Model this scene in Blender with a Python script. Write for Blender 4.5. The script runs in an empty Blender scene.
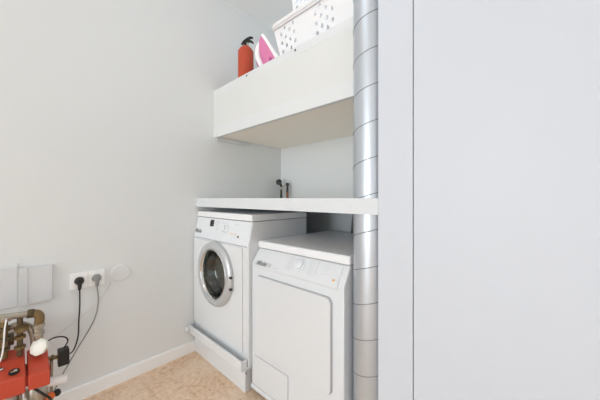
import bpy, bmesh, math, random
from mathutils import Vector, Matrix
R = math.radians
PI = math.pi
S = bpy.context.scene
COL = S.collection

# ------------------------------------------------------------ camera
cd = bpy.data.cameras.new('camera')
cam = bpy.data.objects.new('camera', cd)
COL.objects.link(cam)
cam.location = (0, 0, 1.12)
cam.rotation_euler = (R(90), 0, R(43.03))
cd.sensor_width = 36
cd.lens = 16.02
cd.shift_y = -2 / 600
cd.clip_start = 0.02
S.camera = cam

# ------------------------------------------------------------ world, light, exposure
w = bpy.data.worlds.new('world'); S.world = w; w.use_nodes = True
w.node_tree.nodes['Background'].inputs[0].default_value = (0.9, 0.95, 1, 1)
w.node_tree.nodes['Background'].inputs[1].default_value = 1.0

def area(name, loc, rot, sx, sy, power, color=(1, 1, 1)):
    l = bpy.data.lights.new(name, 'AREA')
    l.shape = 'RECTANGLE'; l.size = sx; l.size_y = sy
    l.energy = power; l.color = color
    o = bpy.data.objects.new(name, l); COL.objects.link(o)
    o.location = loc; o.rotation_euler = rot
    return o
# added soft light from behind the camera, plus fills; none of the sources is seen
area('rear_fill_light', (-0.7, -5.1, 1.25), (R(90), 0, 0), 2.0, 2.2, 150, (0.835, 0.932, 1.0))
area('side_fill_light', (1.9, -1.6, 1.25), (R(90), 0, R(90)), 2.0, 2.2, 10, (0.83, 0.925, 1.0))  # added fill for the left wall and the alcove's left side
pl = bpy.data.lights.new('ceiling_fill_light', 'POINT'); pl.energy = 3.5; pl.shadow_soft_size = 0.22; pl.color = (0.84, 0.93, 1.0)
po = bpy.data.objects.new('ceiling_fill_light', pl); COL.objects.link(po); po.location = (-0.75, 0.25, 2.38)  # unseen light put in to lift the ceiling and upper walls
pl = bpy.data.lights.new('alcove_fill_light', 'POINT'); pl.energy = 3.6; pl.shadow_soft_size = 0.10; pl.color = (0.85, 0.93, 1.0)
po = bpy.data.objects.new('alcove_fill_light', pl); COL.objects.link(po); po.location = (-0.95, 1.15, 2.55)  # put in above the view to brighten the upper alcove
S.view_settings.view_transform = 'Standard'
S.view_settings.look = 'None'
S.view_settings.gamma = 1
S.view_settings.use_curve_mapping = False
S.cycles.max_bounces = 16
S.cycles.diffuse_bounces = 14
S.view_settings.exposure = -0.36

# ------------------------------------------------------------ materials
def srgb(r, g, b):
    def c(v):
        v /= 255
        return v / 12.92 if v <= 0.04045 else ((v + 0.055) / 1.055) ** 2.4
    return (c(r), c(g), c(b), 1)

def mat(name, col, rough=0.5, metal=0.0, bump=0.0, bscale=200, var=0.0, vscale=6, spec=0.5, coat=0):
    m = bpy.data.materials.new(name); m.use_nodes = True
    n = m.node_tree.nodes; L = m.node_tree.links
    b = n['Principled BSDF']
    b.inputs['Base Color'].default_value = col
    b.inputs['Roughness'].default_value = rough
    b.inputs['Metallic'].default_value = metal
    b.inputs['Specular IOR Level'].default_value = spec
    b.inputs['Coat Weight'].default_value = coat
    tc = n.new('ShaderNodeTexCoord')
    nz = n.new('ShaderNodeTexNoise'); nz.inputs['Scale'].default_value = vscale
    nz.inputs['Detail'].default_value = 4
    L.new(tc.outputs['Object'], nz.inputs['Vector'])
    mx = n.new('ShaderNodeMix'); mx.data_type = 'RGBA'
    mx.inputs[6].default_value = tuple(max(0, c * (1 - var)) for c in col[:3]) + (1,)
    mx.inputs[7].default_value = tuple(min(1, c * (1 + var)) for c in col[:3]) + (1,)
    L.new(nz.outputs['Fac'], mx.inputs[0]); L.new(mx.outputs[2], b.inputs['Base Color'])
    if bump:
        n2 = n.new('ShaderNodeTexNoise'); n2.inputs['Scale'].default_value = bscale
        L.new(tc.outputs['Object'], n2.inputs['Vector'])
        bp = n.new('ShaderNodeBump'); bp.inputs['Strength'].default_value = bump
        bp.inputs['Distance'].default_value = 0.002
        L.new(n2.outputs['Fac'], bp.inputs['Height']); L.new(bp.outputs[0], b.inputs['Normal'])
    return m

M = {}
M['wall'] = mat('wall_paint', srgb(226, 228, 228), 0.7, bump=0.15, bscale=260, var=0.01, vscale=3)
M['ceil'] = mat('ceiling_paint', srgb(240, 242, 242), 0.85, bump=0.1, var=0.01)
M['trim'] = mat('trim_lacquer', srgb(244, 244, 244), 0.4, var=0.005)
M['closet'] = mat('closet_lacquer', srgb(203, 207, 215), 0.5, var=0.004, vscale=2)
M['counter'] = mat('worktop_laminate', srgb(214, 217, 220), 0.4, var=0.004)
M['shelf'] = mat('shelf_lacquer', srgb(219, 221, 222), 0.45, var=0.004)
M['under'] = mat('lit_shelf_underside', srgb(248, 240, 228), 0.5, var=0.004)  # shelf white lightened and warmed to carry light bounced off the floor
M['shelfpanel'] = mat('shelf_panel_board', srgb(218, 219, 217), 0.5, var=0.004)
M['enamel'] = mat('white_enamel', srgb(219, 221, 223), 0.25, var=0.003, coat=0.3)
M['enamel2'] = mat('dryer_enamel', srgb(216, 218, 221), 0.25, var=0.003, coat=0.3)
M['lid'] = mat('lightened_lid', srgb(232, 233, 235), 0.3, var=0.003)  # whiter than the cabinets, standing in for light on the machine tops
M['panel'] = mat('control_panel_plastic', srgb(222, 225, 229), 0.35, var=0.003)
M['seam'] = mat('seam_grey', srgb(168, 168, 170), 0.6)
M['darkseam'] = mat('dark_gap', srgb(55, 54, 52), 0.8)
M['ring'] = mat('porthole_silver', srgb(194, 195, 197), 0.32, metal=0.4, var=0.01)
M['chrome'] = mat('bright_chrome', srgb(225, 225, 225), 0.14, metal=1, var=0.01)
M['drum'] = mat('drum_steel', srgb(212, 206, 190), 0.3, metal=0.75, var=0.15, vscale=14)
M['rubber'] = mat('door_gasket_rubber', srgb(70, 70, 66), 0.6)
M['black'] = mat('black_plastic', srgb(28, 27, 26), 0.4, var=0.05)
M['display'] = mat('display_black', srgb(30, 30, 32), 0.2)
M['text'] = mat('print_grey', srgb(120, 120, 122), 0.5)
M['lighttext'] = mat('print_light_grey', srgb(196, 197, 200), 0.5)
M['orange'] = mat('orange_lamp_cap', srgb(232, 168, 84), 0.4)
M['socket'] = mat('socket_plastic', srgb(250, 250, 249), 0.35)
M['cover'] = mat('cover_plate_grey', srgb(217, 219, 221), 0.45)
M['greycord'] = mat('grey_cable', srgb(140, 139, 138), 0.5)
M['whitecord'] = mat('pale_cable', srgb(214, 212, 208), 0.6)
M['brass'] = mat('aged_brass', srgb(132, 110, 76), 0.42, metal=0.75, var=0.3, vscale=25, bump=0.3, bscale=60)
M['brassdark'] = mat('dark_bronze', srgb(98, 84, 62), 0.5, metal=0.6, var=0.35, vscale=30)
M['steel'] = mat('dull_nickel', srgb(176, 168, 156), 0.35, metal=0.8, var=0.15, vscale=25)
M['red'] = mat('red_housing', srgb(202, 76, 52), 0.45, var=0.06, vscale=12)
M['knob'] = mat('ivory_knob', srgb(236, 232, 222), 0.45, var=0.03)
M['whiteplastic'] = mat('white_plastic', srgb(240, 239, 237), 0.4)
M['orangecap'] = mat('orange_cap', srgb(226, 110, 50), 0.45)
M['extred'] = mat('extinguisher_red', srgb(184, 74, 48), 0.75, var=0.02)
M['basket'] = mat('basket_plastic', srgb(236, 236, 238), 0.35)
M['ironwhite'] = mat('iron_white', srgb(244, 242, 243), 0.3)
M['pink'] = mat('iron_pink', srgb(216, 124, 168), 0.25, var=0.08, vscale=15)
M['plum'] = mat('iron_plum', srgb(176, 76, 134), 0.3)
M['copper'] = mat('copper_pipe', srgb(150, 98, 76), 0.45, metal=0.7, var=0.2, vscale=30)
M['verdigris'] = mat('tarnished_tap', srgb(50, 52, 38), 0.4, metal=0.3, var=0.3, vscale=40)
M['hose'] = mat('grey_hose', srgb(120, 120, 112), 0.5)

def duct_mat():
    m = mat('galvanised_duct', srgb(196, 201, 208), 0.38, metal=0.7, var=0.03, vscale=5)
    return m
M['duct'] = duct_mat()
M['ductseam'] = mat('duct_seam', srgb(128, 131, 136), 0.5, metal=0.4)

def floor_mat():
    m = bpy.data.materials.new('mottled_beige_floor'); m.use_nodes = True
    n = m.node_tree.nodes; L = m.node_tree.links; b = n['Principled BSDF']
    b.inputs['Roughness'].default_value = 0.7
    tc = n.new('ShaderNodeTexCoord')
    def noise(s, d):
        x = n.new('ShaderNodeTexNoise'); x.inputs['Scale'].default_value = s
        x.inputs['Detail'].default_value = d; L.new(tc.outputs['Object'], x.inputs['Vector']); return x
    a, c = noise(38, 9), noise(5, 3)
    a.inputs['Roughness'].default_value = 0.72
    r1 = n.new('ShaderNodeValToRGB'); L.new(a.outputs['Fac'], r1.inputs[0])
    r1.color_ramp.elements[0].position = 0.34; r1.color_ramp.elements[0].color = srgb(196, 160, 128)
    r1.color_ramp.elements[1].position = 0.66; r1.color_ramp.elements[1].color = srgb(238, 212, 186)
    e = r1.color_ramp.elements.new(0.5); e.color = srgb(224, 193, 164)
    mx = n.new('ShaderNodeMix'); mx.data_type = 'RGBA'; mx.inputs[7].default_value = srgb(240, 220, 200)
    r2 = n.new('ShaderNodeMapRange'); r2.inputs[1].default_value = 0.42; r2.inputs[2].default_value = 0.7
    r2.inputs[4].default_value = 0.55
    L.new(c.outputs['Fac'], r2.inputs[0]); L.new(r2.outputs[0], mx.inputs[0])
    L.new(r1.outputs[0], mx.inputs[6]); L.new(mx.outputs[2], b.inputs['Base Color'])
    bp = n.new('ShaderNodeBump'); bp.inputs['Strength'].default_value = 0.25; bp.inputs['Distance'].default_value = 0.002
    L.new(a.outputs['Fac'], bp.inputs['Height']); L.new(bp.outputs[0], b.inputs['Normal'])
    return m
M['floor'] = floor_mat()

def glass_mat():
    m = bpy.data.materials.new('door_glass'); m.use_nodes = True
    b = m.node_tree.nodes['Principled BSDF']
    b.inputs['Base Color'].default_value = (0.95, 0.96, 0.93, 1)
    b.inputs['Roughness'].default_value = 0.03
    b.inputs['Transmission Weight'].default_value = 1
    b.inputs['IOR'].default_value = 1.45
    return m
M['glass'] = glass_mat()

# ------------------------------------------------------------ mesh helpers
def tag(o, label=None, cat=None, group=None, kind=None):
    if label: o['label'] = label
    if cat: o['category'] = cat
    if group: o['group'] = group
    if kind: o['kind'] = kind
    return o

def empty(name, loc, label, cat, group=None):
    o = bpy.data.objects.new(name, None); COL.objects.link(o)
    o.location = loc; o.empty_display_size = 0.05
    return tag(o, label, cat, group)

def root_loc(p):
    v = Vector((0, 0, 0))
    while p is not None:
        v += p.location; p = p.parent
    return v

class MB:
    """collects shapes given in room coordinates"""
    def __init__(s): s.bm = bmesh.new()
    def box(s, x0, x1, y0, y1, z0, z1, rot=None, piv=None):
        r = bmesh.ops.create_cube(s.bm, size=1)['verts']
        for v in r:
            v.co = Vector(((x0 + x1) / 2 + v.co.x * (x1 - x0), (y0 + y1) / 2 + v.co.y * (y1 - y0), (z0 + z1) / 2 + v.co.z * (z1 - z0)))
        if rot is not None:
            pv = Vector(piv) if piv else Vector(((x0 + x1) / 2, (y0 + y1) / 2, (z0 + z1) / 2))
            for v in r: v.co = pv + rot @ (v.co - pv)
        return s
    def hexa(s, pts):
        """eight corners: bottom loop of four, top loop of four"""
        v = [s.bm.verts.new(p) for p in pts]
        for f in ((3, 2, 1, 0), (4, 5, 6, 7), (0, 1, 5, 4), (1, 2, 6, 5), (2, 3, 7, 6), (3, 0, 4, 7)):
            s.bm.faces.new([v[i] for i in f])
        return s
    def prism(s, poly, axis, a, b):
        """polygon in the plane across axis, extruded from a to b"""
        def P(u, v, t):
            return {'x': (t, u, v), 'y': (u, t, v), 'z': (u, v, t)}[axis]
        A = [s.bm.verts.new(P(u, v, a)) for u, v in poly]
        B = [s.bm.verts.new(P(u, v, b)) for u, v in poly]
        n = len(poly)
        s.bm.faces.new(A); s.bm.faces.new(B[::-1])
        for i in range(n):
            s.bm.faces.new((A[i], B[i], B[(i + 1) % n], A[(i + 1) % n]))
        return s
    def lathe(s, prof, origin, axis=(0, 0, 1), seg=32, cap=True):
        """profile of (radius, height along axis)"""
        ax = Vector(axis).normalized()
        q = Vector((0, 0, 1)).rotation_difference(ax)
        o = Vector(origin)
        rings = []
        for r, h in prof:
            rings.append([s.bm.verts.new(o + q @ Vector((r * math.cos(2 * PI * k / seg), r * math.sin(2 * PI * k / seg), h))) for k in range(seg)])
        for a, b in zip(rings, rings[1:]):
            for k in range(seg):
                s.bm.faces.new((a[k], a[(k + 1) % seg], b[(k + 1) % seg], b[k]))
        if cap:
            s.bm.faces.new(rings[0][::-1]); s.bm.faces.new(rings[-1])
        return s
    def cyl(s, p0, p1, r, seg=24, r2=None):
        p0, p1 = Vector(p0), Vector(p1)
        return s.lathe([(r, 0), (r if r2 is None else r2, (p1 - p0).length)], p0, p1 - p0, seg)
    def tube(s, pts, r, seg=10, sub=6, closed=False, smooth=True):
        P = [Vector(p) for p in pts]
        if smooth and len(P) > 2:
            out = []; n = len(P)
            rng = range(n) if closed else range(n - 1)
            for i in rng:
                if closed: a, b, c, d = P[(i - 1) % n], P[i], P[(i + 1) % n], P[(i + 2) % n]
                else: a, b, c, d = P[max(i - 1, 0)], P[i], P[i + 1], P[min(i + 2, n - 1)]
                for k in range(sub):
                    t = k / sub
                    out.append(0.5 * (2 * b + (c - a) * t + (2 * a - 5 * b + 4 * c - d) * t * t + (3 * b - a - 3 * c + d) * t ** 3))
            if not closed: out.append(P[-1])
            P = out
        n = len(P); rings = []; N = None
        for i in range(n):
            if closed: T = (P[(i + 1) % n] - P[i - 1]).normalized()
            else: T = (P[min(i + 1, n - 1)] - P[max(i - 1, 0)]).normalized()
            if N is None:
                N = T.orthogonal().normalized()
            else:
                N = (N - T * N.dot(T)).normalized()
            B = T.cross(N)
            rr = r(i / (n - 1)) if callable(r) else r
            rings.append([s.bm.verts.new(P[i] + rr * (math.cos(2 * PI * k / seg) * N + math.sin(2 * PI * k / seg) * B)) for k in range(seg)])
        for i in range(n if closed else n - 1):
            a, b = rings[i], rings[(i + 1) % n]
            off = 0
            if closed and i == n - 1:
                off = min(range(seg), key=lambda q: sum((a[k].co - b[(k + q) % seg].co).length for k in range(seg)))
            for k in range(seg):
                s.bm.faces.new((a[k], a[(k + 1) % seg], b[(k + 1 + off) % seg], b[(k + off) % seg]))
        if not closed:
            s.bm.faces.new(rings[0][::-1]); s.bm.faces.new(rings[-1])
        return s
    def mesh(s, me, mtx=Matrix()):
        me = me.copy(); me.transform(mtx); s.bm.from_mesh(me); bpy.data.meshes.remove(me)
        return s
    def build(s, name, m, parent=None, bevel=0, seg=2, smooth=True, angle=35):
        bmesh.ops.recalc_face_normals(s.bm, faces=s.bm.faces)
        me = bpy.data.meshes.new(name)
        org = root_loc(parent) if parent is not None else Vector((0, 0, 0))
        for v in s.bm.verts: v.co -= org
        s.bm.to_mesh(me); s.bm.free()
        me.materials.append(m)
        if smooth:
            for p in me.polygons: p.use_smooth = True
            me.set_sharp_from_angle(angle=R(angle))
        o = bpy.data.objects.new(name, me); COL.objects.link(o)
        if parent is not None: o.parent = parent
        if bevel:
            b = o.modifiers.new('bevel', 'BEVEL'); b.width = bevel; b.segments = seg
            b.limit_method = 'ANGLE'; b.angle_limit = R(40); b.harden_normals = True
        return o

def flat_curve(outlines, depth):
    """flat sheet with holes (first outline is the border), as a mesh in XY with thickness along Z"""
    c = bpy.data.curves.new('sheet', 'CURVE'); c.dimensions = '2D'; c.fill_mode = 'BOTH'; c.extrude = depth / 2
    for pts in outlines:
        sp = c.splines.new('POLY'); sp.points.add(len(pts) - 1)
        for i, p in enumerate(pts): sp.points[i].co = (p[0], p[1], 0, 1)
        sp.use_cyclic_u = True
    o = bpy.data.objects.new('sheet', c); COL.objects.link(o)
    dg = bpy.context.evaluated_depsgraph_get(); dg.update()
    me = bpy.data.meshes.new_from_object(o.evaluated_get(dg))
    bpy.data.objects.remove(o); bpy.data.curves.remove(c)
    return me

def text_mesh(body, size, depth=0.0006, shear=0, bold=0):
    c = bpy.data.curves.new('lettering', 'FONT'); c.body = body; c.size = size; c.extrude = depth
    c.shear = shear; c.offset = bold; c.align_x = 'CENTER'; c.align_y = 'CENTER'
    o = bpy.data.objects.new('lettering', c); COL.objects.link(o)
    dg = bpy.context.evaluated_depsgraph_get(); dg.update()
    me = bpy.data.meshes.new_from_object(o.evaluated_get(dg))
    bpy.data.objects.remove(o); bpy.data.curves.remove(c)
    return me

def rrect(x0, x1, y0, y1, r, n=6):
    pts = []
    for cx, cy, a0 in ((x1 - r, y0 + r, -90), (x1 - r, y1 - r, 0), (x0 + r, y1 - r, 90), (x0 + r, y0 + r, 180)):
        for k in range(n + 1):
            a = R(a0 + 90 * k / n); pts.append((cx + r * math.cos(a), cy + r * math.sin(a)))
    return pts

def circ(cx, cy, r, n=64):
    return [(cx + r * math.cos(2 * PI * k / n), cy + r * math.sin(2 * PI * k / n)) for k in range(n)]

def FACE(x, y, z, tilt=0):
    """matrix that stands an XY drawing up so it faces -Y; tilt leans its top back (degrees)"""
    return Matrix.Translation((x, y, z)) @ Matrix.Rotation(R(90 - tilt), 4, 'X')

WX = -1.91       # left wall
CY = 0.92        # front plane of the closet
BY = 1.775       # back wall of the alcove
AX = -0.452      # right side wall of the alcove
CZ = 2.716
RX = 2.0         # wall right of the room
RY = -5.2        # wall behind the camera

# ------------------------------------------------------------ the room
def struct(name, mb, m, **k):
    o = mb.build(name, m, **k); o['kind'] = 'structure'; return o
struct('floor', MB().box(WX - .1, RX + .1, RY - .1, BY + .1, -0.1, 0), M['floor'], smooth=False)
struct('ceiling', MB().box(WX - .1, RX + .1, RY - .1, BY + .1, CZ, CZ + 0.1), M['ceil'], smooth=False)
struct('wall_left', MB().box(WX - .1, WX, RY - .1, BY + .1, 0, CZ), M['wall'], smooth=False)
struct('wall_back', MB().box(WX, AX + .1, BY, BY + .1, 0, CZ), M['wall'], smooth=False)
struct('wall_alcove_side', MB().box(AX, AX + .07, CY + .012, BY, 0, CZ), M['wall'], smooth=False)
struct('wall_right', MB().box(RX, RX + .1, RY, -2.65, 0, CZ).box(RX, RX + .1, -.55, BY, 0, CZ)
       .box(RX, RX + .1, -2.65, -.55, 0, .1).box(RX, RX + .1, -2.65, -.55, 2.45, CZ), M['wall'], smooth=False)
wf = MB()
for a in ((-2.65, -2.6), (-1.625, -1.575), (-.6, -.55)): wf.box(RX + .01, RX + .07, a[0], a[1], 0.1, 2.45)
wf.box(RX + .01, RX + .07, -2.6, -.6, 0.1, 0.15).box(RX + .01, RX + .07, -2.6, -.6, 2.4, 2.45)
struct('side_light_frame', wf, M['trim'], bevel=0.003)  # unseen window frame added around the side fill light
# wall behind the camera with an opening added for the rear light
struct('wall_rear', MB().box(WX, -1.75, RY - .1, RY, 0, CZ).box(.35, RX, RY - .1, RY, 0, CZ).box(-1.75, .35, RY - .1, RY, 0, 0.1)
       .box(-1.75, .35, RY - .1, RY, 2.5, CZ), M['wall'], smooth=False)
wf = MB()
for a in ((-1.75, -1.7), (-.725, -.675), (.30, .35)): wf.box(a[0], a[1], RY - .07, RY - .01, 0.1, 2.5)
wf.box(-1.7, .3, RY - .07, RY - .01, 0.1, 0.15).box(-1.7, .3, RY - .07, RY - .01, 2.45, 2.5)
struct('rear_light_frame', wf, M['trim'], bevel=0.003)  # unseen frame made to go around the rear light
# white post and the flush closet panels to its right, in the plane of the worktop front
struct('trim_1', MB().box(-0.463, -0.3375, CY, CY + .05, 0, CZ), M['closet'], bevel=0.0008)
d1 = struct('door_1', MB().box(-0.3345, 0.66, CY, CY + .03, 0.006, CZ - .006), M['closet'], bevel=0.001)
struct('door_2', MB().box(0.663, RX - .003, CY, CY + .03, 0.006, CZ - .006), M['closet'], bevel=0.001)
struct('wall_closet', MB().box(-0.37, RX, CY + .052, CY + .1, 0, CZ), M['darkseam'], smooth=False)
struct('baseboard_left', MB().prism([(WX, 0), (WX + .014, 0), (WX + .014, .071), (WX + .010, .0765), (WX, .0765)], 'y', RY, 0.904), M['trim'], smooth=False)

# ------------------------------------------------------------ worktop (with a round cut-out for the duct)
DX, DY, DR = -0.532, 1.008, 0.0775
def worktop():
    m = MB(); m.mesh(flat_curve([[(WX + .001, CY), (-0.4635, CY), (-0.4635, CY + .052), (AX - .001, CY + .052), (AX - .001, BY - .001), (WX + .001, BY - .001)],
                     circ(DX, DY, DR + .006, 48)], 0.062), Matrix.Translation((0, 0, 1.088)))
    bmesh.ops.remove_doubles(m.bm, verts=m.bm.verts, dist=1e-5)
    o = m.build('worktop', M['counter'], angle=30)
    tag(o, 'long white worktop spanning the alcove above the washing machine and dryer', 'worktop')
worktop()

# ------------------------------------------------------------ deep wall shelf with fascia
def shelf():
    t = empty('wall_shelf', (-1.26, 1.42, 1.587), 'deep white boxed wall shelf with screwed front board, carrying basket, iron and extinguisher', 'shelf')
    x0, x1 = WX + .001, -0.625
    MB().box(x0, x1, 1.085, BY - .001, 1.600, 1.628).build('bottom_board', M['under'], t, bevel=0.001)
    MB().box(x0, x1, 1.085, BY - .001, 1.915, 1.940).build('top_board', M['shelf'], t, bevel=0.001)
    MB().box(x0, x1, 1.0575, 1.0845, 1.587, 1.6635).build('front_rail', M['shelf'], t, bevel=0.0006)
    MB().box(x0, x1, 1.0585, 1.0845, 1.9027, 1.952).build('front_rail', M['shelf'], t, bevel=0.0006)
    MB().box(x0, x1, 1.0590, 1.0845, 1.6636, 1.9026).build('front_panel', M['shelfpanel'], t)
    MB().box(x1 - .02, x1 - .001, 1.0855, BY - .001, 1.6285, 1.9145).build('side_board', M['shelf'], t)
    MB().box(WX + .001, WX + .022, 1.075, 1.40, 1.568, 1.5865).box(WX + .001, WX + .022, 1.0855, 1.40, 1.5865, 1.5995).build('cleat', M['shelf'], t, bevel=0.002)
    for x in (-1.473, -1.0235):
        s = MB().lathe([(0.0062, 0), (0.0062, 0.0012), (0.0045, 0.003)], (x, 1.058, 1.935), (0, -1, 0), 16)
        s.build('screw', M['brassdark'], t)
shelf()

# ------------------------------------------------------------ spiral duct
def duct():
    t = empty('ventilation_duct', (DX, DY, 0), 'silver spiral metal ventilation duct running from floor to ceiling beside the white post', 'duct')
    MB().lathe([(DR, 0.001), (DR, CZ - .001)], (DX, DY, 0), seg=64).build('duct_pipe', M['duct'], t)
    pitch = 0.1405; pts = []; n = 40
    z = 0.02; a = 0
    turns = (CZ - 0.06) / pitch
    for i in range(int(turns * n)):
        a = 2 * PI * i / n
        # seam climbs towards the right on the near side
        pts.append((DX + DR * math.cos(a + 0.85), DY + DR * math.sin(a + 0.85), 0.055 + pitch * i / n))
    MB().tube(pts, 0.0017, seg=6, smooth=False).build('spiral_seam', M['ductseam'], t)
duct()

# ------------------------------------------------------------ washing machine on its plinth
def tilt_y(z, z0, z1, y0, y1): return y0 + (z - z0) / (z1 - z0) * (y1 - y0)

def plinth():
    t = empty('washer_plinth', (-1.58, 1.17, 0), 'white raised plinth with pull-out tray under the washing machine', 'plinth')
    MB().box(-1.903, -1.275, .905, 1.42, 0.0, 0.146).build('base', M['enamel'], t, bevel=0.002)
    MB().box(-1.905, -1.247, .870, 1.42, 0.1475, 0.162).build('tray_floor', M['enamel'], t, bevel=0.002)
    MB().box(-1.905, -1.247, .856, .8695, 0.154, 0.208).build('tray_front', M['enamel'], t, bevel=0.003)
    MB().box(-1.260, -1.2475, .8697, .899, 0.1625, 0.206).build('tray_side', M['enamel'], t, bevel=0.003)
    MB().box(-1.905, -1.893, .8697, .899, 0.1625, 0.206).build('tray_side', M['enamel'], t, bevel=0.003)
    MB().lathe([(0.012, 0), (0.020, 0.004), (0.020, 0.022), (0.012, 0.026)], (-1.884, .8555, .186), (0, -1, 0), 20).build('tray_knob', M['enamel'], t)
    MB().cyl((-1.262, .9045, .12), (-1.262, .899, .12), 0.006).build('screw', M['text'], t)
plinth()

def washer():
    t = empty('washing_machine', (-1.574, 1.15, 0.162), 'white front-loading washing machine with round glass porthole door, on the plinth by the wall', 'washing machine')
    x0, x1, y0, y1 = -1.905, -1.244, 0.905, 1.40
    PC = (-1.588, 0.629)
    # cabinet: open-fronted shell of side, back and bottom sheets
    b = MB()
    prof = [(y0, 0.163), (y0, .840), (.938, .982), (y1, .982), (y1, 0.163)]
    # right and left sides as thin prisms, plus back, bottom, top
    b.prism(prof, 'x', x1 - .012, x1); b.prism(prof, 'x', x0, x0 + .012)
    b.box(x0 + .012, x1 - .012, y1 - .012, y1, .163, .982)
    b.box(x0 + .012, x1 - .012, y0, y1 - .012, .163, .175)
    b.box(x0 + .012, x1 - .012, y0 + .03, y1 - .012, .967, .982)
    b.build('cabinet', M['enamel'], t, bevel=0.003)
    # front sheet with the porthole hole
    me = flat_curve([rrect(x0 + .012, x1 - .012, 0.176, 0.837, 0.004), circ(PC[0], PC[1], 0.1625)], 0.012)
    m = MB().mesh(me, FACE(0, y0 + .007, 0)); bmesh.ops.remove_doubles(m.bm, verts=m.bm.verts, dist=1e-5)
    m.build('front_sheet', M['enamel'], t, angle=30)
    me = flat_curve([rrect(x0 + .006, -1.297, 0.223, 0.830, 0.012), circ(PC[0], PC[1], 0.1640)], 0.008)
    m = MB().mesh(me, FACE(0, y0 - .0035, 0)); bmesh.ops.remove_doubles(m.bm, verts=m.bm.verts, dist=1e-5)
    m.build('front_panel', M['enamel'], t, bevel=0.002, angle=30)
    # slanted control panel
    MB().prism([(y0 - .004, .840), (.931, .981), (.945, .981), (.925, .840)], 'x', x0 + .002, x1 - .004).build('control_panel', M['panel'], t, bevel=0.003)
    # lid
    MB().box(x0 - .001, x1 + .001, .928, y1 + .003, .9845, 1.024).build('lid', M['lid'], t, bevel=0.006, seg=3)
    # porthole: ring, bezel, gasket, glass bowl, drum
    def yz(prof, name, mm, par, seg=64, cap=False):
        # profile (radius, y)
        s = MB(); s.lathe([(r * 1.02, -(y - 0.885)) for r, y in prof], (PC[0], y0, PC[1]), (0, -1, 0), seg, cap=cap)
        return s.build(name, mm, par)
    door = yz([(0.199, .880), (0.204, .872), (0.203, .860), (0.197, .853), (0.178, .847), (0.165, .8465), (0.1605, .849), (0.1605, .884), (0.199, .884)], 'door_ring', M['ring'], t)
    yz([(0.1600, .850), (0.158, .8465), (0.153, .848), (0.1465, .860), (0.1455, .884), (0.1600, .884), (0.1600, .850)], 'bezel', M['chrome'], door)
    yz([(0.1450, .866), (0.1445, .880), (0.137, .90), (0.118, .93), (0.066, .945), (0.001, .948), (0.001, .943), (0.064, .940), (0.114, .926), (0.133, .898), (0.140, .876), (0.141, .866), (0.1450, .866)], 'glass', M['glass'], door)
    for z, n in ((0.645, 'latch'), (0.575, 'latch')):
        s = MB().box(PC[0] + .1955, PC[0] + .2115, .8715, .886, z - .007, z + .007); s.build(n, M['black'], door, bevel=0.002)
    yz([(0.158, .893), (0.158, .935), (0.178, .955), (0.178, .962), (0.152, .960), (0.149, .93), (0.150, .893), (0.158, .893)], 'gasket', M['rubber'], t)
    d = MB(); d.lathe([(0.178, -.08), (0.21, -.10), (0.21, -.395), (0.17, -.415), (0.001, -.405)], (PC[0], y0, PC[1]), (0, -1, 0), 64, cap=False)
    for k in range(24):
        a = 2 * PI * k / 24
        d.cyl((PC[0] + .208 * math.cos(a), 1.01, PC[1] + .208 * math.sin(a)), (PC[0] + .208 * math.cos(a), 1.29, PC[1] + .208 * math.sin(a)), 0.006, 8)
    for k in range(7):
        d.lathe([(0.03 + .022 * k, 0), (0.034 + .022 * k, .006), (0.038 + .022 * k, 0)], (PC[0], 1.309, PC[1]), (0, -1, 0), 48, cap=False)
    d.build('drum', M['drum'], t)
    # panel fittings, laid on the slant
    tl = math.degrees(math.atan2(.931 - (y0 - .004), .141))
    def py(z): return tilt_y(z, .840, .981, y0 - .004, .931)
    def fit(name, me, x, z, m, lift=0.0006, bevel=0):
        s = MB().mesh(me, FACE(x, py(z) - lift, z, tl)); return s.build(name, m, t, bevel=bevel)
    fit('display', flat_curve([rrect(-.024, .024, -.022, .022, .004)], .002), -1.683, .949, M['display'])
    for dx in (-.009, .009):
        fit('digit_window', flat_curve([rrect(-.006, .006, -.013, .013, .002)], .0008), -1.683 + dx, .949, M['black'], .0014)
    fit('brand_lettering', text_mesh('Miele', .042, .0004, .25, .0006), -1.853, .885, M['text'], .0008)
    k = MB(); k.lathe([(0.033, 0), (0.031, .006), (0.022, .010), (0.020, .022), (0.017, .024)], (-1.508, py(.926) - .0002, .926), (0, -math.cos(R(tl)), math.sin(R(tl))), 36)
    k.build('program_knob', M['panel'], t)
    k = MB()
    for i in range(14):
        a = R(-60 + 300 * i / 13)
        k.mesh(flat_curve([rrect(-.0015, .0015, -.0015, .0015, .001)], .0006), FACE(-1.508 + .043 * math.cos(a), py(.926 + .038 * math.sin(a)) - .0006, .926 + .038 * math.sin(a), tl))
    k.build('print', M['lighttext'], t)
    for i in range(4):
        fit('print', flat_curve([rrect(-.014, .014, -.0018, .0018, .001)], .0006), -1.608, .912 + i * .016, M['lighttext'])
    fit('print', flat_curve([rrect(-.026, .026, -.0015, .0015, .001)], .0006), -1.388, .955, M['lighttext'])
    for i in range(3):
        fit('button', flat_curve([rrect(-.012, .012, -.005, .005, .002)], .003), -1.433 + i * .038, .925, M['panel'])
    for i in range(2):
        fit('print', flat_curve([rrect(-.012, .012, -.0018, .0018, .001)], .0006), -1.433 + i * .04, .900, M['orange'])
    fit('power_button', flat_curve([circ(0, 0, .007, 20)], .003), -1.355, .888, M['brassdark'])
washer()

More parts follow.
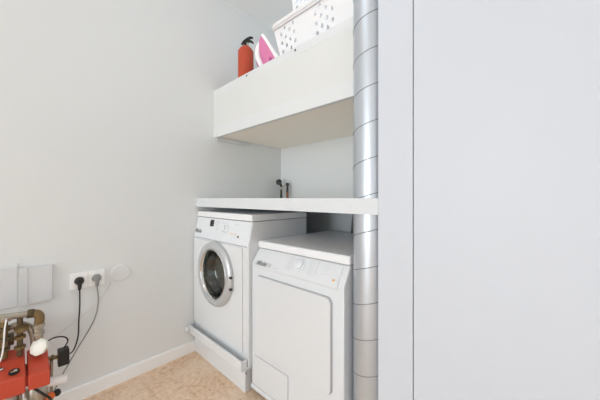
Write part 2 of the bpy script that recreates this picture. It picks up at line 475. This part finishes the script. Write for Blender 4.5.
# ------------------------------------------------------------ tumble dryer
def dryer():
    t = empty('tumble_dryer', (-.93, 1.3, 0), 'white tumble dryer with large square front door and dial, on the floor beside the duct', 'dryer')
    x0, x1, y0, y1 = -1.240, -.618, .926, 1.62
    MB().prism([(y0, .052), (y0, 0.7516), (.978, 0.83), (y1, 0.83), (y1, .052)], 'x', x0, x1).build('cabinet', M['enamel2'], t, bevel=0.006, seg=3)
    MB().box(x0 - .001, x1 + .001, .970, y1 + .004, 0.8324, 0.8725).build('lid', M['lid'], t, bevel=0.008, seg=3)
    MB().box(x0 + .004, x1 - .004, .980, y1, 0.8298, 0.8326).build('lid_gap', M['seam'], t)
    # slanted control fascia
    MB().prism([(y0 - .004, 0.7353), (y0 - .004, 0.7516), (.973, 0.8281), (.982, 0.8281), (.933, 0.7353)], 'x', x0 + .012, x1 - .03).build('control_panel', M['enamel2'], t, bevel=0.002)
    # door: rounded slab over a grey shadow seam
    m = MB().mesh(flat_curve([rrect(-1.1886, -0.6756, 0.274, 0.6951, .027)], .006), FACE(0, y0 - .002, 0)); m.build('door_seam', M['seam'], t)
    m = MB().mesh(flat_curve([rrect(-1.1862, -0.6790, 0.2774, 0.6917, .025)], .014), FACE(0, y0 - .006, 0)); m.build('door', M['enamel2'], t, bevel=0.003)
    # service flap low on the left
    m = MB().mesh(flat_curve([rrect(-1.2135, -0.9426, 0.1037, 0.2396, .008)], .003), FACE(0, y0 - .001, 0)); m.build('flap_seam', M['lighttext'], t)
    m = MB().mesh(flat_curve([rrect(-1.2120, -0.9441, 0.1051, 0.2381, .007)], .008), FACE(0, y0 - .002, 0)); m.build('service_flap', M['enamel2'], t, bevel=0.002)
    # kick strip
    MB().prism([(y0 + .002, .040), (y0 - .006, .044), (y0 - .008, .056), (y0 - .003, .066), (y0 + .002, .068)], 'x', x0 - .002, x1).build('kick_strip', M['enamel2'], t, bevel=0.003)
    MB().box(x0 + .01, x1, y0 - .0005, y0 + .01, .0685, .0710).build('kick_seam', M['seam'], t)
    tl = math.degrees(math.atan2(.973 - (y0 - .004), .0766))
    def py(z): return tilt_y(z, 0.7516, 0.8281, y0 - .004, .973)
    def fit(name, me, x, z, m, lift=0.0006):
        return MB().mesh(me, FACE(x, py(z) - lift, z, tl)).build(name, m, t)
    fit('handle_recess', flat_curve([rrect(-.066, .066, -.011, .011, .006)], .0016), -1.1436, 0.7597, M['lighttext'])
    fit('brand_lettering', text_mesh('Miele', .036, .0005, .25, .0008), -1.1532, 0.7606, M['text'], .0016)
    z = 0.7937
    k = MB(); k.lathe([(0.031, 0), (0.030, .004), (0.024, .006), (0.022, .016), (0.019, .018)], (-.885, py(z) - .0002, z), (0, -math.cos(R(tl)), math.sin(R(tl))), 40)
    kn = k.build('program_dial', M['panel'], t)
    fit('print', flat_curve([rrect(-.0015, .0015, -.006, .006, .001)], .001), -.885, z + .015, M['text'], .0195)
    for x in (-.952, -.818):
        k = MB()
        for i in range(8):
            zz = z - .026 + i * .0075
            k.mesh(flat_curve([rrect(-.016, .016, -.0011, .0011, .0008)], .0006), FACE(x, py(zz) - .0006, zz, tl))
        k.build('print', M['lighttext'], t)
    fit('print', flat_curve([rrect(-.0012, .0012, -.032, .032, .001)], .0006), -0.780, z + .004, M['lighttext'])
    k = MB()
    for i in range(4):
        zz = z - .012 + i * .011
        k.mesh(flat_curve([rrect(-.017, .017, -.001, .001, .0008)], .0006), FACE(-.732, py(zz) - .0006, zz, tl))
    k.build('print', M['lighttext'], t)
    fit('indicator', flat_curve([circ(0, 0, .0055, 20)], .002), -0.6747, 0.7678, M['orange'])
    fit('print', flat_curve([rrect(-.008, .008, -.0015, .0015, .001)], .0006), -0.6575, 0.7678, M['lighttext'])
    fit('print', flat_curve([rrect(-.024, .024, -.0016, .0016, .001)], .0006), -1.0431, 0.7544, M['lighttext'])
    MB().box(x0 + .02, x1 - .01, y0 + .03, y1 - .03, .012, .0515).build('base_pan', M['seam'], t)
    for x in (x0 + .06, x1 - .06):
        for y in (y0 + .06, y1 - .06):
            MB().cyl((x, y, 0.0), (x, y, .0525), .02).build('foot', M['black'], t)
dryer()
# drain hose behind the dryer
o = MB().tube([(-1.10, 1.745, .02), (-1.10, 1.745, .6), (-1.085, 1.745, .9), (-1.06, 1.745, 1.055)], .012, seg=12).build('drain_hose', M['hose'])
tag(o, 'grey hose running up the dark wall behind the dryer', 'hose')

# ------------------------------------------------------------ water stubs on the worktop
def stubs():
    t = empty('water_tap', (-1.852, 1.725, 1.119), 'small black-headed water tap stub standing at the back of the worktop, nearest the left wall', 'tap')
    MB().cyl((-1.852, 1.725, 1.1195), (-1.852, 1.725, 1.20), .0105).build('pipe', M['verdigris'], t)
    MB().cyl((-1.852, 1.725, 1.20), (-1.852, 1.725, 1.232), .014, r2=.011).build('collar', M['steel'], t)
    MB().tube([(-1.852, 1.725, 1.228), (-1.846, 1.712, 1.245), (-1.85, 1.695, 1.262)], .011).build('spout', M['verdigris'], t)
    MB().lathe([(.010, 0), (.026, .003), (.029, .012), (.026, .020), (.008, .022)], (-1.852, 1.700, 1.266), (.5, -1, .2), 20).build('tap_handle', M['black'], t)
    t = empty('pipe_stub', (-1.775, 1.73, 1.119), 'copper pipe stub with dark green valve top on the worktop, right of the black tap', 'pipe')
    MB().cyl((-1.775, 1.73, 1.1195), (-1.775, 1.73, 1.175), .0115).build('pipe', M['copper'], t)
    MB().cyl((-1.775, 1.73, 1.175), (-1.775, 1.73, 1.235), .0105).build('valve_body', M['verdigris'], t)
    MB().lathe([(.011, 0), (.016, .006), (.016, .020), (.010, .028)], (-1.775, 1.73, 1.233), (0, 0, 1), 20).build('valve_top', M['verdigris'], t)
    MB().tube([(-1.776, 1.722, 1.245), (-1.80, 1.70, 1.228), (-1.815, 1.70, 1.215)], .005).build('link_pipe', M['steel'], t)
stubs()

# ------------------------------------------------------------ things on the shelf
SZ = 1.9405
def extinguisher():
    x, y = -1.612, 1.150
    t = empty('fire_extinguisher', (x, y, SZ), 'small red fire extinguisher with black lever head standing on the shelf', 'fire extinguisher')
    r = .0555
    MB().lathe([(r - .004, .0), (r, .006), (r, .236), (r - .003, .246), (r - .014, .262), (r - .024, .272), (.026, .277), (.020, .280)], (x, y, SZ), seg=40).build('cylinder', M['extred'], t)
    MB().cyl((x - .010, y, SZ + .278), (x - .010, y, SZ + .306), .011).build('valve', M['black'], t)
    MB().cyl((x + .022, y, SZ + .274), (x + .022, y, SZ + .296), .008).build('gauge', M['steel'], t)
    c, q = .731, .682
    def H(l, z): return (x + c * l, y + q * l, SZ + z + .034)
    MB().tube([H(-.030, .258), H(-.018, .276), H(.008, .296), H(.035, .310), H(.052, .306)], lambda u: .006 + .005 * math.sin(u * PI), seg=10).build('lever', M['black'], t)
    MB().tube([H(-.018, .268), H(.012, .280), H(.038, .283), H(.055, .268)], lambda u: .005 + .004 * math.sin(u * PI), seg=10).build('carrying_handle', M['black'], t)
extinguisher()

def iron():
    # stands on its heel, seen from the side: tip up, sole to the right, leaning a little to the left
    t = empty('clothes_iron', (-1.35, 1.10, SZ), 'pink and white clothes iron standing upright on its heel on the shelf', 'iron')
    bx, by, bz = -1.258, 1.200, SZ + .012
    ex, ey = Vector((.731, .682, 0)), Vector((-.682, .731, 0))
    lean = R(29)
    def P(u, v, h):
        """u along the iron heel to tip, v across (Y), h away from the sole"""
        return Vector((bx, by, bz)) + ex * (-u * math.sin(lean) - h * math.cos(lean)) + ey * v + Vector((0, 0, u * math.cos(lean) - h * math.sin(lean)))
    Lh = .275
    def halfw(u):
        q = u / Lh
        return .056 * max(0.0, 1 - max(0.0, (q - .25) / .75) ** 1.9) ** .75 * (0.90 + .10 * min(1, q / .2)) + .0015
    def slab(h0, h1, s0, s1, name, m, us):
        mb = MB(); rings = []
        for h, sc in ((h0, s0), (h1, s1)):
            rings.append([mb.bm.verts.new(P(u, -halfw(u) * sc, h)) for u in us] + [mb.bm.verts.new(P(u, halfw(u) * sc, h)) for u in reversed(us)])
        a, b = rings; n = len(a)
        mb.bm.faces.new(a); mb.bm.faces.new(b[::-1])
        for k in range(n): mb.bm.faces.new((a[k], a[(k + 1) % n], b[(k + 1) % n], b[k]))
        return mb.build(name, m, t, bevel=0.0015)
    us = [Lh * k / 24 for k in range(25)]
    slab(0, .006, 1, 1, 'soleplate', M['chrome'], us)
    slab(.0065, .026, 1.02, .98, 'skirt', M['ironwhite'], us)
    # pink water tank: lofted dome above the skirt
    mb = MB(); rings = []
    n = 22; kk = 14
    for i in range(n):
        u = .004 + (Lh - .02) * i / (n - 1); q = i / (n - 1)
        wv = halfw(u) * .93
        H = .080 * max(0.0, 1 - q ** 2.2) ** .6 + .004
        rings.append([mb.bm.verts.new(P(u, -wv * math.cos(PI * k / (kk - 1)), .0265 + H * max(0.0, math.sin(PI * k / (kk - 1))) ** .7)) for k in range(kk)])
    for a, b in zip(rings, rings[1:]):
        for k in range(kk - 1): mb.bm.faces.new((a[k], a[k + 1], b[k + 1], b[k]))
        mb.bm.faces.new((a[0], b[0], b[-1], a[-1]))
    mb.bm.faces.new(rings[0]); mb.bm.faces.new(rings[-1][::-1])
    mb.build('water_tank', M['pink'], t)
    # handle: arch with white body and plum grip
    pts = [P(.006, 0, .080), P(.03, 0, .105), P(.09, 0, .118), (P(.155, 0, .110)), P(.205, 0, .082), P(.228, 0, .045)]
    MB().tube(pts, lambda u: .0155 + .004 * math.sin(u * PI), seg=14).build('handle', M['ironwhite'], t)
    MB().tube([P(.014, 0, .05), P(.010, 0, .075), P(.014, 0, .095)], .022, seg=14).build('heel_block', M['ironwhite'], t)
    MB().tube([P(.08, 0, .128), P(.11, 0, .129), P(.14, 0, .124)], .0115, seg=12).build('grip', M['plum'], t)
    MB().tube([P(.175, 0, .110), P(.190, 0, .100), P(.203, 0, .088)], .012, seg=12).build('steam_button', M['plum'], t)
    MB().lathe([(.022, 0), (.024, .004), (.020, .011)], P(.075, -.040, .060), (-.2, -1, 0), 24).build('temperature_dial', M['plum'], t)
    hb = MB(); hv = []
    for z in (SZ + .0005, SZ + .012):
        for l, v in ((-.110, -.035), (.004, -.045), (.004, .045), (-.110, .035)):
            hv.append(Vector((bx, by, z)) + ex * l + ey * v)
    hb.hexa(hv); hb.build('heel_rest', M['ironwhite'], t, bevel=0.003)
iron()

def teardrop(cx, cy, s, n=14):
    pts = []
    for k in range(n):
        a = 2 * PI * k / n
        r = s * (1 - .42 * math.sin(a))
        pts.append((cx + .70 * r * math.cos(a), cy + s * .95 * math.sin(a)))
    return pts

def basket(x0, x1, y0, y1, z0, z1, label, flare, groups_x, groups_y, zrows, hs, lipw=.020, rr=.0125):
    t = empty('laundry_basket', ((x0 + x1) / 2, (y0 + y1) / 2, z0), label, 'laundry basket', None)
    H = z1 - z0
    def side(a0, a1, gx, pos, axis, sign):
        """one wall drawn flat (u, v), then leaned outwards"""
        out = [(a0, 0), (a1, 0), (a1 + flare, H), (a0 - flare, H)]
        holes = []
        for g0, ncol in gx:
            for c in range(ncol):
                for r in range(zrows):
                    v = H * .13 + (H * .64) * r / (zrows - 1) + (H * .32 / (zrows - 1) if c % 2 else 0)
                    holes.append(teardrop(g0 + c * .036, v, hs))
        me = flat_curve([out] + holes, .003)
        bm = bmesh.new(); bm.from_mesh(me)
        for v in bm.verts:
            u, vv, d = v.co
            off = pos + sign * flare * (vv / H) + d
            v.co = Vector((u, off, z0 + vv)) if axis == 'x' else Vector((off, u, z0 + vv))
        bm.to_mesh(me); bm.free()
        return me
    b = MB()
    b.mesh(side(x0, x1, groups_x, y0, 'x', -1)); b.mesh(side(x0, x1, groups_x, y1, 'x', 1))
    b.mesh(side(y0, y1, groups_y, x0, 'y', -1)); b.mesh(side(y0, y1, groups_y, x1, 'y', 1))
    b.box(x0, x1, y0, y1, z0, z0 + .004)
    b.build('basket_body', M['basket'], t, angle=30)
    # rolled rim with a lip below it
    rp = [Vector((p[0], p[1], z1 + .004)) for p in rrect(x0 - flare - .012, x1 + flare + .012, y0 - flare - .012, y1 + flare + .012, .045, 6)]
    MB().tube(rp, rr, seg=12, closed=True, smooth=False).build('rim', M['basket'], t)
    lip = MB(); n = len(rp)
    A = [lip.bm.verts.new(p) for p in rp]; B = [lip.bm.verts.new(p - Vector((0, 0, lipw))) for p in rp]
    cx, cy = (x0 + x1) / 2, (y0 + y1) / 2
    for k in range(n): lip.bm.faces.new((A[k], A[(k + 1) % n], B[(k + 1) % n], B[k]))
    o = lip.build('rim_lip', M['basket'], t)
    so = o.modifiers.new('solid', 'SOLIDIFY'); so.thickness = .0025
    return t
basket(-1.215, -.66, 1.145, 1.50, SZ + .0005, 2.172, 'large white plastic laundry basket with teardrop holes at the shelf front beside the iron', .040,
       [(-1.196, 4), (-.925, 4)], [(1.19, 3), (1.36, 3)], 4, .0125)
basket(-1.155, -.72, 1.205, 1.455, SZ + .006, 2.45, 'white perforated basket nested inside the large laundry basket, only its rim corner showing', .022,
       [(-1.135, 11)], [(1.225, 6)], 9, .015, .012, .008)

# ------------------------------------------------------------ sockets, cover plates on the left wall
def XF(x, y, z):
    """stand an XY drawing on the left wall, facing +X, drawing x -> +Y"""
    return Matrix.Translation((x, y, z)) @ Matrix(((0, 0, 1, 0), (1, 0, 0, 0), (0, 1, 0, 0), (0, 0, 0, 1)))
def wall_socket(y, label):
    t = empty('wall_socket', (WX, y, .663), label, 'socket', None)
    z = .663
    hw = .0375
    m = MB().mesh(flat_curve([rrect(y - hw, y + hw, z - .043, z + .043, .004), circ(y, z, .0215, 40)], .014), XF(WX + .0075, 0, 0))
    bmesh.ops.remove_doubles(m.bm, verts=m.bm.verts, dist=1e-5)
    m.build('faceplate', M['socket'], t, bevel=0.0015)
    MB().lathe([(.0214, 0), (.0214, .0125), (.020, .0125), (.019, .002), (.001, .002)], (WX + .0006, y, z), (1, 0, 0), 40, cap=False).build('socket_well', M['socket'], t)
wall_socket(.2455, 'white square wall socket holding the black plug, nearer the red manifold')
wall_socket(.3225, 'white square wall socket holding the grey plug, nearer the round cover')
o = MB().lathe([(.050, 0), (.050, .003), (.047, .0052), (.001, .0053)], (WX + .0005, .443, .665), (1, 0, 0), 56).build('cover_disc', M['wall'])
tag(o, 'round white blank cover on the left wall, right of the two sockets', 'wall cover')

def panel_plate(y0, y1, z0, z1, d, label, strip):
    t = empty('cover_plate', (WX, (y0 + y1) / 2, (z0 + z1) / 2), label, 'wall cover')
    MB().box(WX + .0005, WX + d, y0, y1, z0, z1).build('cover', M['cover'], t, bevel=0.003)
    if strip:
        MB().box(WX + d + .0003, WX + d + .003, y0, y0 + .030, z0 - .003, z1 + .003).build('edge_strip', M['cover'], t, bevel=0.002)
panel_plate(.016, .138, .590, .772, .016, 'grey-white rectangular cover plate with raised left strip, left of the sockets', True)
panel_plate(-.150, .012, .590, .785, .014, 'grey-white rectangular cover plate cut off by the left edge of the view', False)
o = MB().tube([(WX + .004, .014, .80), (WX + .026, .014, .70), (WX + .028, .014, .58), (WX + .03, .015, .50)], .0016, seg=6).build('thin_wire', M['whitecord'])
tag(o, 'thin pale wire hanging down between the two cover plates', 'wire')

# ------------------------------------------------------------ cables
def cable(name, label, pts, r, m, plug_y=None, plug_mat=None):
    t = empty(name, Vector(pts[0]), label, 'cable')
    MB().tube(pts, r, seg=8, sub=8).build('cord', m, t)
    if plug_y is not None:
        z = .663
        MB().lathe([(.0185, 0), (.0185, .012), (.022, .013), (.021, .022), (.016, .034), (.006, .037)], (WX + .004, plug_y, z), (1, 0, 0), 28).build('plug', plug_mat, t)
        MB().tube([(WX + .030, plug_y, z - .004), (WX + .031, plug_y, z - .026), (WX + .026, plug_y, z - .046)], lambda u: .012 - .005 * u, seg=12).build('strain_relief', plug_mat, t)
    return t
W = WX
cable('power_cable', 'black power cable hanging from the left socket down to the small black box',
      [(W + .026, .246, .62), (W + .022, .247, .53), (W + .02, .243, .44), (W + .03, .238, .36), (W + .07, .215, .315), (W + .115, .19, .325), (-1.775, .178, .352)], .0035, M['black'], .2455, M['black'])
cable('power_cable', 'grey power cable hanging from the right socket and curving down behind the manifold',
      [(W + .026, .3225, .62), (W + .02, .330, .53), (W + .02, .318, .45), (W + .02, .290, .385), (W + .02, .243, .305), (W + .03, .195, .225), (W + .05, .165, .18), (-1.85, .13, .10), (-1.85, .125, .0035), (-1.80, .10, .0035)], .0035, M['greycord'], .3225, M['greycord'])
o = MB().tube([(W + .003, .395, .622), (W + .003, .365, .565), (W + .003, .315, .505), (W + .003, .24, .45), (W + .003, .165, .40), (W + .003, .14, .385)], .0016, seg=6).build('thin_wire', M['whitecord'])
tag(o, 'thin pale wire running down the left wall from the round cover behind the cables', 'wire')

# ------------------------------------------------------------ heating manifold
def manifold():
    t = empty('heating_manifold', (-1.76, .04, 0), 'underfloor heating manifold with two red housings, brass pipes and an ivory hand wheel', 'heating manifold')
    def wedge(y0, y1, xf, xb, zb, zf, zbk, name):
        s = MB().hexa([(xb, y0, zb), (xf, y0, zb), (xf, y1, zb - .006), (xb, y1, zb - .006),
                       (xb, y0, zbk), (xf, y0, zf), (xf, y1, zf - .006), (xb, y1, zbk - .006)])
        return s.build(name, M['red'], t, bevel=0.006, seg=3)
    a = wedge(-.060, .034, -1.62, -1.79, .300, .372, .434, 'pump_housing')
    b = wedge(.041, .110, -1.62, -1.79, .297, .362, .408, 'pump_housing')
    s = MB().box(-1.772, -1.640, .033, .042, .31, .352); s.build('bracket', M['red'], t)
    # oval emblem and bolts on the first housing
    e = MB().lathe([(.017, 0), (.016, .004), (.010, .005)], (-1.652, .000, .3852), (.32, 0, 1), 28)
    e.build('emblem', M['black'], a)
    MB().box(-1.660, -1.644, -.010, .011, .3900, .3925).build('emblem_plate', M['chrome'], a)
    for x, z in ((-1.735, .4155), (-1.685, .397)):
        MB().lathe([(.009, 0), (.009, .006), (.005, .009)], (x, -.038, z), (.32, 0, 1), 8).build('bolt', M['chrome'], a)
    # left red block beyond the frame edge
    wedge(-.13, -.066, -1.63, -1.79, .33, .39, .43, 'pump_housing')
    # pump bodies and pipes down to the floor
    for y in (-.02, .074):
        MB().lathe([(.022, 0), (.022, .17), (.030, .175), (.036, .21), (.036, .262), (.028, .275), (.028, .2955)], (-1.70, y, 0), seg=28).build('pump_body', M['steel'], t)
    MB().tube([(-1.66, .028, .29), (-1.64, .03, .25), (-1.66, .035, .2), (-1.70, .04, .12)], .004).build('wire', M['whitecord'], t)
    MB().tube([(-1.65, .06, .285), (-1.63, .085, .26), (-1.64, .11, .22), (-1.68, .12, .16), (-1.69, .12, .05)], .005).build('wire', M['black'], t)
    # distribution bars (behind, along the wall)
    MB().cyl((-1.80, -.30, .47), (-1.80, -.0, .47), .022).build('manifold_bar', M['brassdark'], t)
    MB().cyl((-1.80, -.30, .20), (-1.80, .11, .20), .020).build('manifold_bar', M['steel'], t)
    # upper brass run, elbow, fitting, hand wheel
    p = MB(); p.cyl((-1.725, -.045, .607), (-1.725, .052, .594), .0135); p.build('pipe', M['steel'], t)
    MB().lathe([(.018, 0), (.020, .004), (.020, .020), (.017, .024)], (-1.725, .040, .5955), (0, 1, -.12), 8).build('union_nut', M['brassdark'], t)
    MB().tube([(-1.725, .060, .592), (-1.722, .074, .586), (-1.72, .081, .570), (-1.72, .079, .542)], lambda u: .0175, seg=18).build('elbow', M['brass'], t)
    MB().lathe([(.021, 0), (.021, .012), (.017, .015), (.017, .030), (.022, .034), (.022, .048), (.016, .052)], (-1.72, .077, .492), (0, .02, 1), 18).build('union_fitting', M['steel'], t)
    k = MB(); seg = 48
    q = Vector((0, 0, 1)).rotation_difference(Vector((.70, -.66, .34)).normalized())
    rings = []
    for r, h in ((.012, -.03), (.014, 0), (.034, .002), (.036, .008), (.035, .016), (.028, .021), (.010, .022)):
        ring = []
        for i in range(seg):
            a_ = 2 * PI * i / seg; rr = r * (1 + (.035 * math.cos(8 * a_) if r > .02 else 0))
            ring.append(k.bm.verts.new(Vector((-1.712, .085, .436)) + q @ Vector((rr * math.cos(a_), rr * math.sin(a_), h))))
        rings.append(ring)
    for u, v in zip(rings, rings[1:]):
        for i in range(seg): k.bm.faces.new((u[i], u[(i + 1) % seg], v[(i + 1) % seg], v[i]))
    k.bm.faces.new(rings[0][::-1]); k.bm.faces.new(rings[-1])
    k.build('hand_wheel', M['knob'], t)
    MB().cyl((-1.735, .078, .40), (-1.722, .078, .495), .016).build('valve_body', M['steel'], t)
    # curved pipe lower
    MB().tube([(-1.76, -.03, .535), (-1.755, .0, .548), (-1.75, .03, .543), (-1.745, .052, .520), (-1.745, .062, .482), (-1.745, .064, .44)], .0135, seg=16).build('curved_pipe', M['steel'], t)
    # valve stacks on the left
    for y, z0, z1, mm, r in ((-.030, .425, .60, 'brass', .0125), (.018, .415, .585, 'brassdark', .010), (-.07, .42, .62, 'brassdark', .012)):
        MB().cyl((-1.73, y, z0), (-1.73, y, z1), r).build('riser', M[mm], t)
        for zz in ((z0 + .03), (z0 + .075), (z0 + .118)):
            MB().lathe([(r + .003, 0), (r + .010, .003), (r + .010, .014), (r + .003, .018)], (-1.73, y, zz), (0, 0, 1), 6 if mm == 'brass' else 10).build('nut', M['brass' if mm == 'brassdark' else 'brassdark'], t)
    MB().lathe([(.020, 0), (.022, .003), (.022, .016), (.018, .020)], (-1.725, -.022, .588), (.1, 0, 1), 8).build('vent_cap', M['steel'], t)
    MB().cyl((-1.728, .018, .50), (-1.728, .018, .605), .0075).build('sight_tube', M['hose'], t)
    MB().lathe([(.013, 0), (.024, .004), (.024, .010), (.012, .014)], (-1.715, .024, .535), (.5, 0, 1), 16).build('valve_collar', M['brass'], t)
    MB().tube([(-1.70, -.022, .600), (-1.69, -.027, .56), (-1.685, -.030, .50), (-1.685, -.036, .45), (-1.69, -.052, .405)], .0028).build('capillary_tube', M['whiteplastic'], t)
    # right hand side: brass stub, actuator box, pipes
    MB().cyl((-1.72, .095, .37), (-1.72, .146, .358), .0085).build('sensor_stub', M['brass'], t)
    MB().lathe([(.009, 0), (.013, .002), (.013, .010), (.009, .012)], (-1.72, .118, .365), (0, 1, -.2), 6).build('nut', M['brassdark'], t)
    bx = MB().box(-1.745, -1.700, .143, .184, .316, .390); bx.build('actuator_box', M['black'], t, bevel=0.003)
    MB().tube([(-1.725, .165, .39), (-1.74, .182, .415), (-1.76, .168, .432), (-1.77, .13, .436), (-1.76, .09, .42), (-1.75, .07, .395)], .0033, seg=8).build('loop_cable', M['black'], t)
    MB().cyl((-1.735, .122, .10), (-1.735, .122, .365), .0065).build('pipe', M['steel'], t)
    MB().cyl((-1.70, .085, .268), (-1.70, .172, .252), .0205).build('insulated_pipe', M['whiteplastic'], t)
    MB().lathe([(.010, 0), (.015, .003), (.016, .018), (.012, .028)], (-1.685, .112, .208), (1, .2, .2), 16).build('valve_cap', M['orangecap'], t)
    MB().cyl((-1.71, .105, .0), (-1.70, .11, .21), .016).build('riser', M['steel'], t)
    MB().lathe([(.008, 0), (.013, .002), (.013, .02), (.008, .022)], (-1.69, .138, .212), (1, 0, 0), 12).build('valve_cap', M['black'], t)
    MB().cyl((-1.70, .112, .205), (-1.692, .14, .211), .006).build('pipe', M['brassdark'], t)
    MB().box(W + .0005, -1.815, -.02, .0, .44, .50).build('wall_bracket', M['steel'], t)
manifold()
